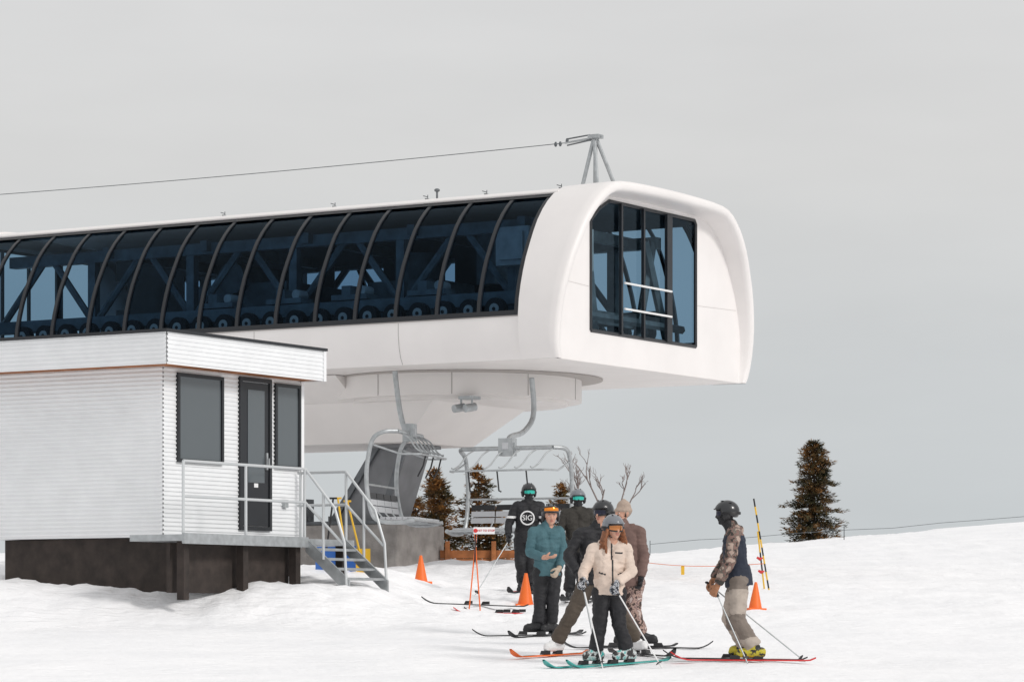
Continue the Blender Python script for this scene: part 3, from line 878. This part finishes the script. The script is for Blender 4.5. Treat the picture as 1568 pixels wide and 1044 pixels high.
cloth=lambda n,c,r=.8,v=.12: mat(n,c,r,var=v,vscale=10,bump=.25,bscale=60)
K={}
K['cream']=cloth('cream_fabric',(0.66,0.54,0.46)); K['blackf']=cloth('black_fabric',(0.013,0.013,0.016),.7,.3)
K['olive']=cloth('olive_fabric',(0.085,0.066,0.05)); K['tealf']=cloth('teal_fabric',(0.06,0.14,0.165)); K['brownf']=cloth('brown_fabric',(0.17,0.105,0.09))
K['darkol']=cloth('dark_olive_fabric',(0.035,0.031,0.026)); K['navy']=cloth('navy_fabric',(0.018,0.024,0.042)); K['beige']=cloth('beige_fabric',(0.42,0.36,0.31))
K['taupe']=cloth('taupe_fabric',(0.20,0.165,0.14))
K['camo1']=mat('camo_floral_sleeve',(.2,.1,.1),.8,vscale=13,ramp=[(0,(.04,.035,.03)),(.44,(.20,.12,.10)),(.52,(.14,.12,.10)),(.58,(.40,.30,.25))],bump=.2)
K['camo2']=mat('camo_pants',(.2,.1,.1),.8,vscale=15,ramp=[(0,(.06,.04,.035)),(.44,(.38,.26,.22)),(.52,(.20,.13,.12)),(.6,(.52,.42,.38))],bump=.2)
K['camog']=mat('camo_glove',(.2,.1,.1),.8,vscale=30,ramp=[(0,(.02,.025,.035)),(.45,(.5,.5,.52)),(.53,(.05,.07,.1)),(.6,(.6,.6,.62))])
K['hair']=mat('auburn_hair',(0.23,0.085,0.035),.6,var=.5,vscale=40,bump=.6,bscale=90)
K['hairb']=mat('dark_hair',(0.03,0.02,0.015),.6)
K['tan']=cloth('tan_leather',(0.36,0.17,0.09)); K['glovel']=cloth('light_glove',(0.45,0.36,0.28))
K['lgrey']=mat('grey_helmet_shell',(0.17,0.18,0.20),.25,coat=.5); K['bh']=mat('black_helmet_shell',(0.018,0.019,0.022),.3,coat=.4)
K['lens_a']=mat('amber_lens',(0.55,0.22,0.08),.1,.7); K['lens_o']=mat('orange_lens',(0.95,0.30,0.03),.12,.6); K['lens_t']=mat('teal_lens',(0.05,0.55,0.45),.12,.6); K['lens_d']=mat('dark_lens',(0.03,0.03,0.05),.1,.6)
K['beaniem']=cloth('cream_knit',(0.40,0.31,0.25)); K['yb']=mat('yellow_boot',(0.5,0.43,0.03),.4,ramp=[(.46,(.02,.02,.02)),(.52,(.5,.43,.03))],vscale=14); K['tb']=mat('white_teal_boot',(0.5,0.55,0.55),.4,ramp=[(.46,(.03,.03,.03)),(.52,(.6,.62,.62)),(.62,(.05,.4,.38))],vscale=16)

def z1(l,s,fv,z,c):
    if l=='pants' and -.60+.08*noise.noise(c*6)<z<-.38+.1*noise.noise(c*7) and fv<.09: return 'patch'
    if l=='pants' and z>-.12+.12*s: return 'patch'
    if l=='jacket' and z>.50 : return 'sleeve'
    return None
person('skier',2.60,35.0,dict(head=(-.21,0,1.64),sh=[(-.12,.20,1.42),(-.13,-.19,1.42)],pel=(-.07,0,.90),
  el=[(-.2,.30,1.12),(-.19,-.27,1.10)],wr=[(-.33,.20,.92),(-.31,-.20,.86)],kn=[(-.17,.12,.48),(-.09,-.11,.47)],an=[(.03,.16,.09),(.10,-.10,.09)]),
  dict(jacket=K['navy'],sleeve=K['camo1'],pants=K['beige'],patch=K['taupe'],boot=K['yb'],glove=K['tan'],buff=K['blackf'],skull=K['blackf']),
  head_f=(-.97,.12,-.02),body_f=(-.97,.2,0),helmet=K['bh'],goggles=M['black'],lens=K['lens_d'],buff='full',zone=z1,b=1.02,seed=1,
  skis=[(177,1.62,M['black'],M['red']),(181,1.62,M['red'],M['black'])],
  hands=[dict(d=(-.5,-.1,-.6),pole=(.72,.5)),dict(d=(-.45,.1,-.8),pole=(-.0,-.42),n=(.3,.6,-.1))])
def z2(l,s,fv,z,c):
    if l in('jacket',) and fv>.03:
        if abs(s-.01)<.009: return 'trim'
        if abs(abs(s)-.10)<.035 and abs(z-.16-abs(s)*.3)<.009: return 'trim'
        if .05<s<.13 and abs(z-.42)<.008: return 'trim'
    return None
person('skier',1.13,34.9,dict(head=(-.0,-.03,1.525),sh=[(-.225,-.02,1.295),(.135,.03,1.30)],pel=(-.05,0,.83),
  el=[(-.33,-.05,1.03),(.20,-.04,1.04)],wr=[(-.345,-.27,.95),(.03,-.27,.92)],kn=[(-.155,-.06,.46),(.06,-.05,.46)],an=[(-.20,-.0,.09),(.15,-.0,.09)]),
  dict(jacket=K['cream'],pants=K['blackf'],boot=K['tb'],glove=K['camog'],hair=K['hair'],skull=K['hair']),
  head_f=(.45,-.88,-.05),body_f=(.1,-.99,0),helmet=K['lgrey'],goggles=M['black'],lens=K['lens_a'],hair=True,zone=z2,b=.96,seed=2,hem=-.04,
  skis=[(226,1.45,M['teal'],M['whitep']),(216,1.45,M['teal'],M['whitep'])],
  hands=[dict(d=(-.2,-.75,-.35),n=(.4,0,-.9),pole=(-.13,-.35),pm=M['whitep']),dict(d=(-.2,-.6,-.55),n=(.2,.3,-.9),pole=(.52,-.5),pm=M['whitep'])])
person('skier',0.99,36.3,dict(head=(.06,-.02,1.66),sh=[(-.20,-.08,1.42),(.17,.06,1.43)],pel=(-.03,0,.90),
  el=[(-.34,-.14,1.16),(.30,.05,1.16)],wr=[(-.24,-.30,.97),(.22,-.2,.98)],kn=[(-.31,-.10,.47),(.26,.02,.50)],an=[(-.48,.0,.09),(.46,.10,.09)]),
  dict(jacket=K['blackf'],pants=K['olive'],boot=M['whitep'],glove=K['blackf'],hair=K['hairb']),
  head_f=(-.55,-.7,0),body_f=(-.5,-.85,0),helmet=K['bh'],goggles=M['black'],lens=K['lens_d'],seed=3,b=1.0,
  skis=[(228,1.35,M['orange'],M['black']),(300,1.4,M['black'],M['whitep'])],
  hands=[dict(d=(.1,-.6,-.5),pole=(-.02,-.9)),dict(d=(-.2,-.5,-.5))])
person('skier',1.47,38.0,dict(head=(-.13,0,1.63),sh=[(-.28,.02,1.40),(.06,-.10,1.40)],pel=(-.06,0,.86),
  el=[(-.34,-.05,1.10),(.13,-.12,1.10)],wr=[(-.3,-.25,.95),(.09,-.16,.86)],kn=[(-.13,-.04,.46),(.0,-.06,.46)],an=[(-.05,0,.09),(.10,.02,.09)]),
  dict(jacket=K['brownf'],pants=K['camo2'],boot=M['black'],glove=K['blackf'],beanie=K['beaniem'],hair=K['hairb']),
  head_f=(-.75,-.6,0),body_f=(-.6,-.8,0),beanie=True,seed=4,b=1.04,hem=-.10,skis=[(200,1.5,M['black'],M['whitep']),(-8,1.5,M['black'],M['whitep'])])
person('skier',0.445,41.0,dict(head=(.06,-.03,1.57),sh=[(-.16,-.06,1.36),(.17,.03,1.37)],pel=(.02,0,.86),
  el=[(-.22,-.10,1.10),(.23,-.02,1.10)],wr=[(-.03,-.30,1.03),(.17,-.20,.90)],kn=[(-.08,-.03,.46),(.09,-.03,.46)],an=[(-.10,0,.09),(.07,.05,.09)]),
  dict(jacket=K['tealf'],pants=K['blackf'],boot=M['black'],glove=K['glovel'],hair=K['hairb']),
  head_f=(.15,-.98,-.02),body_f=(.15,-.98,0),helmet=K['bh'],goggles=M['black'],lens=K['lens_o'],gog_up=True,seed=5,b=.98,
  skis=[(187,1.5,M['black'],M['whitep']),(230,1.5,M['black'],M['whitep'])],
  hands=[dict(d=(.8,-.35,-.0),n=(0,.1,1),m=M['skin'],curl=.5,side=1),dict(d=(-.4,-.3,-.8),n=(-.5,.3,.1))])
E6,h6,s6,p6=person('skier',0.20,50.0,dict(head=(.07,0,1.60),sh=[(-.13,-.02,1.38),(.24,.0,1.38)],pel=(.03,.02,.86),
  el=[(-.25,-.05,1.10),(.33,-.05,1.10)],wr=[(-.26,-.25,.92),(.25,-.25,.95)],kn=[(-.06,-.08,.46),(.10,-.05,.46)],an=[(-.03,.05,.09),(.08,.05,.09)]),
  dict(jacket=K['blackf'],pants=K['blackf'],boot=M['black'],glove=K['blackf'],buff=K['blackf'],skull=K['blackf'],trim=M['whitep']),
  head_f=(.2,-.97,0),body_f=(.05,-.99,0),helmet=K['bh'],goggles=M['black'],lens=K['lens_t'],buff='full',seed=6,b=1.05,
  skis=[(255,1.5,M['black'],M['red']),(285,1.5,M['black'],M['red'])],
  zone=lambda l,s,fv,z,c:'trim' if (l=='sleeve' and 1.19<c.z-G(.2,50)<1.225) else None,
  hands=[dict(d=(-.1,-.5,-.5),pole=(-.78,-.9)),dict(d=(-.1,-.5,-.3))])
mb=MB()
c6=(s6*.58+p6*.42)+Vector((0,-.185,.03))
mb.tube([c6+Vector((.105*cos(a),0.012*abs(cos(a)),.105*sin(a))) for a in [2*pi*k/28 for k in range(29)]],.012,0,6)
mb.build('jersey_logo',[M['whitep']],E6)
text('SIG',.115,c6+Vector((0,-.004,0)),M['whitep'],E6)
person('skier',1.0,47.5,dict(head=(0,0,1.60),sh=[(-.19,.0,1.38),(.19,.0,1.38)],pel=(0,0,.86),
  el=[(-.27,-.03,1.1),(.27,-.03,1.1)],wr=[(-.2,-.22,.95),(.2,-.22,.95)],kn=[(-.12,-.05,.46),(.12,-.05,.46)],an=[(-.13,.05,.09),(.13,.05,.09)]),
  dict(jacket=K['darkol'],pants=K['blackf'],boot=M['black'],glove=K['blackf'],buff=K['blackf'],skull=K['blackf']),
  head_f=(.1,-.99,0),helmet=K['lgrey'],goggles=M['black'],lens=K['lens_t'],buff='full',seed=7,b=1.05,skis=(262,1.5,M['black'],M['whitep']))
ski('ski',-.55,46.2,radians(170),1.6,.09,M['black'],base=M['steel']); ski('ski',-.1,45.3,radians(176),1.5,.09,M['red'],base=M['whitep']); ski('ski',.0,45.6,radians(183),1.4,.09,M['black'],base=M['whitep'])

# ------------------------------------------------------------------ trees
fol=mat('autumn_conifer_foliage',(.1,.06,.02),.8,vscale=2.6,ramp=[(0.30,(.04,.042,.018)),(.44,(.11,.08,.026)),(.56,(.30,.14,.04)),(.7,(.46,.23,.06))])
fol2=mat('mixed_conifer_foliage',(.1,.06,.02),.8,vscale=2.2,ramp=[(0.32,(.025,.032,.014)),(.47,(.07,.06,.022)),(.58,(.20,.10,.03)),(.72,(.34,.17,.045))])
bark=mat('bark',(.09,.065,.05),.9,var=.3)
greybark=mat('grey_dead_bark',(.24,.20,.19),.9,var=.2)
def conifer(x,y,h,rad,seed,dens=1.0,ls=1.0,pw=.75,lo=.05,fm=None):
    rng=random.Random(seed); z0=G(x,y)-.1; mb=MB()
    mb.tube([(0,0,0),(0.02,0,h*.5),(0,0,h)],[h*.02,h*.012,.008],1,8)
    nl=int(h*11*dens)
    for i in range(nl):
        t=lo+(.98-lo)*i/nl; z=h*t; L=rad*(1-t)**pw*(.65+.55*rng.random())+.06
        for k in range(rng.randint(5,7)):
            a=rng.random()*2*pi; LL=L*rng.uniform(.55,1.15); dz=-.12*LL+ .15*LL*rng.random()
            tip=Vector((cos(a)*LL,sin(a)*LL,z+dz)); root=Vector((0,0,z+.05))
            mb.tube([root,tip],[.012,.004],1,4,False)
            nn=int(12+LL*40)
            for q in range(nn):
                u=rng.random()**.6; p=root.lerp(tip,u); s=(.045+.04*rng.random())*ls
                sp=.10*(1-u*.5)*ls
                p+=Vector((rng.uniform(-sp,sp),rng.uniform(-sp,sp),rng.uniform(-sp,sp*.6)))
                d=Vector((cos(a)+rng.uniform(-.7,.7),sin(a)+rng.uniform(-.7,.7),rng.uniform(-.3,.7))).normalized()
                w=d.cross(Vector((rng.random()-.5,rng.random()-.5,1))).normalized()*s*.42
                mb.add([p-w,p+w,p+d*s*1.6],[(0,1,2)],0)
    return mb.build('pine_tree',[fm or fol,bark],smooth=False,loc=(x,y,z0))
conifer(-1.55,66,2.0,.8,1,1.2); conifer(-0.72,67,2.25,.7,2); conifer(-2.1,68,1.6,.6,3); conifer(-.35,66.5,1.3,.5,6)
conifer(1.12,72,1.95,.42,4)
conifer(8.85,92,3.05,.85,5,2.0,1.05,.38,.02,fol2)
conifer(-1.75,70,2.3,.7,9)
def baretree(x,y,h,seed):
    rng=random.Random(seed); mb=MB()
    def br(p,d,L,r,dep):
        q=p+d*L; mb.tube([p,p.lerp(q,.5)+Vector((rng.uniform(-.03,.03),0,0)),q],[r,r*.85,r*.7],0,5,False)
        if dep==0: return
        for k in range(rng.randint(2,3)):
            nd=(d+Vector((rng.uniform(-.7,.7),rng.uniform(-.7,.7),rng.uniform(-.1,.5)))).normalized()
            br(p.lerp(q,rng.uniform(.5,1)),nd,L*rng.uniform(.45,.7),r*.62,dep-1)
    for dx in (-.25,.1,.45): br(Vector((dx,0,0)),Vector((dx*.2,0,1)).normalized(),h*.55,.035,4)
    mb.build('bare_tree',[greybark],loc=(x,y,G(x,y)-.1))
baretree(1.85,70,2.6,11)

# ------------------------------------------------------------------ sky + light
w=bpy.data.worlds.new('World'); scn.world=w; w.use_nodes=True; nt=w.node_tree; nt.nodes.clear()
out=nt.nodes.new('ShaderNodeOutputWorld'); bg=nt.nodes.new('ShaderNodeBackground')
sun_dir=Vector((.72,-.60,.62)).normalized()
sk=nt.nodes.new('ShaderNodeTexSky'); sk.sky_type='NISHITA'; sk.sun_disc=False
sk.sun_elevation=math.asin(sun_dir.z); sk.sun_rotation=math.atan2(sun_dir.x,sun_dir.y); sk.dust_density=4
tc=nt.nodes.new('ShaderNodeTexCoord'); sep=nt.nodes.new('ShaderNodeSeparateXYZ'); nt.links.new(tc.outputs['Generated'],sep.inputs[0])
rp=nt.nodes.new('ShaderNodeValToRGB'); e=rp.color_ramp.elements
e[0].position=0.0; e[0].color=(.58,.60,.61,1); e[1].position=1.0; e[1].color=(.82,.82,.82,1)
for p,c in ((.03,(.565,.595,.61)),(.08,(.60,.62,.63)),(.14,(.665,.665,.66)),(.20,(.68,.68,.68))):
    q=e.new(p); q.color=(*c,1)
nt.links.new(sep.outputs['Z'],rp.inputs['Fac'])
mp=nt.nodes.new('ShaderNodeMapping'); mp.inputs['Scale'].default_value=(6,6,22); nt.links.new(tc.outputs['Generated'],mp.inputs['Vector'])
nz=nt.nodes.new('ShaderNodeTexNoise'); nz.inputs['Scale'].default_value=1.2; nz.inputs['Detail'].default_value=5; nt.links.new(mp.outputs['Vector'],nz.inputs['Vector'])
mr=nt.nodes.new('ShaderNodeMapRange'); mr.inputs['From Min'].default_value=.3; mr.inputs['From Max'].default_value=.7; mr.inputs['To Min'].default_value=10.0; mr.inputs['To Max'].default_value=10.75
nt.links.new(nz.outputs['Fac'],mr.inputs['Value'])
mul=nt.nodes.new('ShaderNodeVectorMath'); mul.operation='MULTIPLY'; cmb=nt.nodes.new('ShaderNodeCombineXYZ')
for i in range(3): nt.links.new(mr.outputs['Result'],cmb.inputs[i])
nt.links.new(rp.outputs['Color'],mul.inputs[0]); nt.links.new(cmb.outputs[0],mul.inputs[1])
mx=nt.nodes.new('ShaderNodeMix'); mx.data_type='RGBA'; mx.inputs['Factor'].default_value=.97
nt.links.new(sk.outputs['Color'],mx.inputs[6]); nt.links.new(mul.outputs[0],mx.inputs[7])
nt.links.new(mx.outputs[2],bg.inputs['Color']); bg.inputs['Strength'].default_value=.1
nt.links.new(bg.outputs[0],out.inputs[0])
L=bpy.data.lights.new('sun','SUN'); L.energy=1.5; L.angle=radians(12); L.color=(1,.97,.935)
lo=bpy.data.objects.new('sun',L); scn.collection.objects.link(lo); lo.rotation_euler=sun_dir.to_track_quat('Z','Y').to_euler()

cam=bpy.data.cameras.new('camera'); co=bpy.data.objects.new('camera',cam); scn.collection.objects.link(co)
co.location=(0,0,0); co.rotation_euler=(pi/2,0,0); cam.sensor_width=36; cam.lens=110.2; cam.shift_y=.2666; cam.clip_end=6000
scn.camera=co
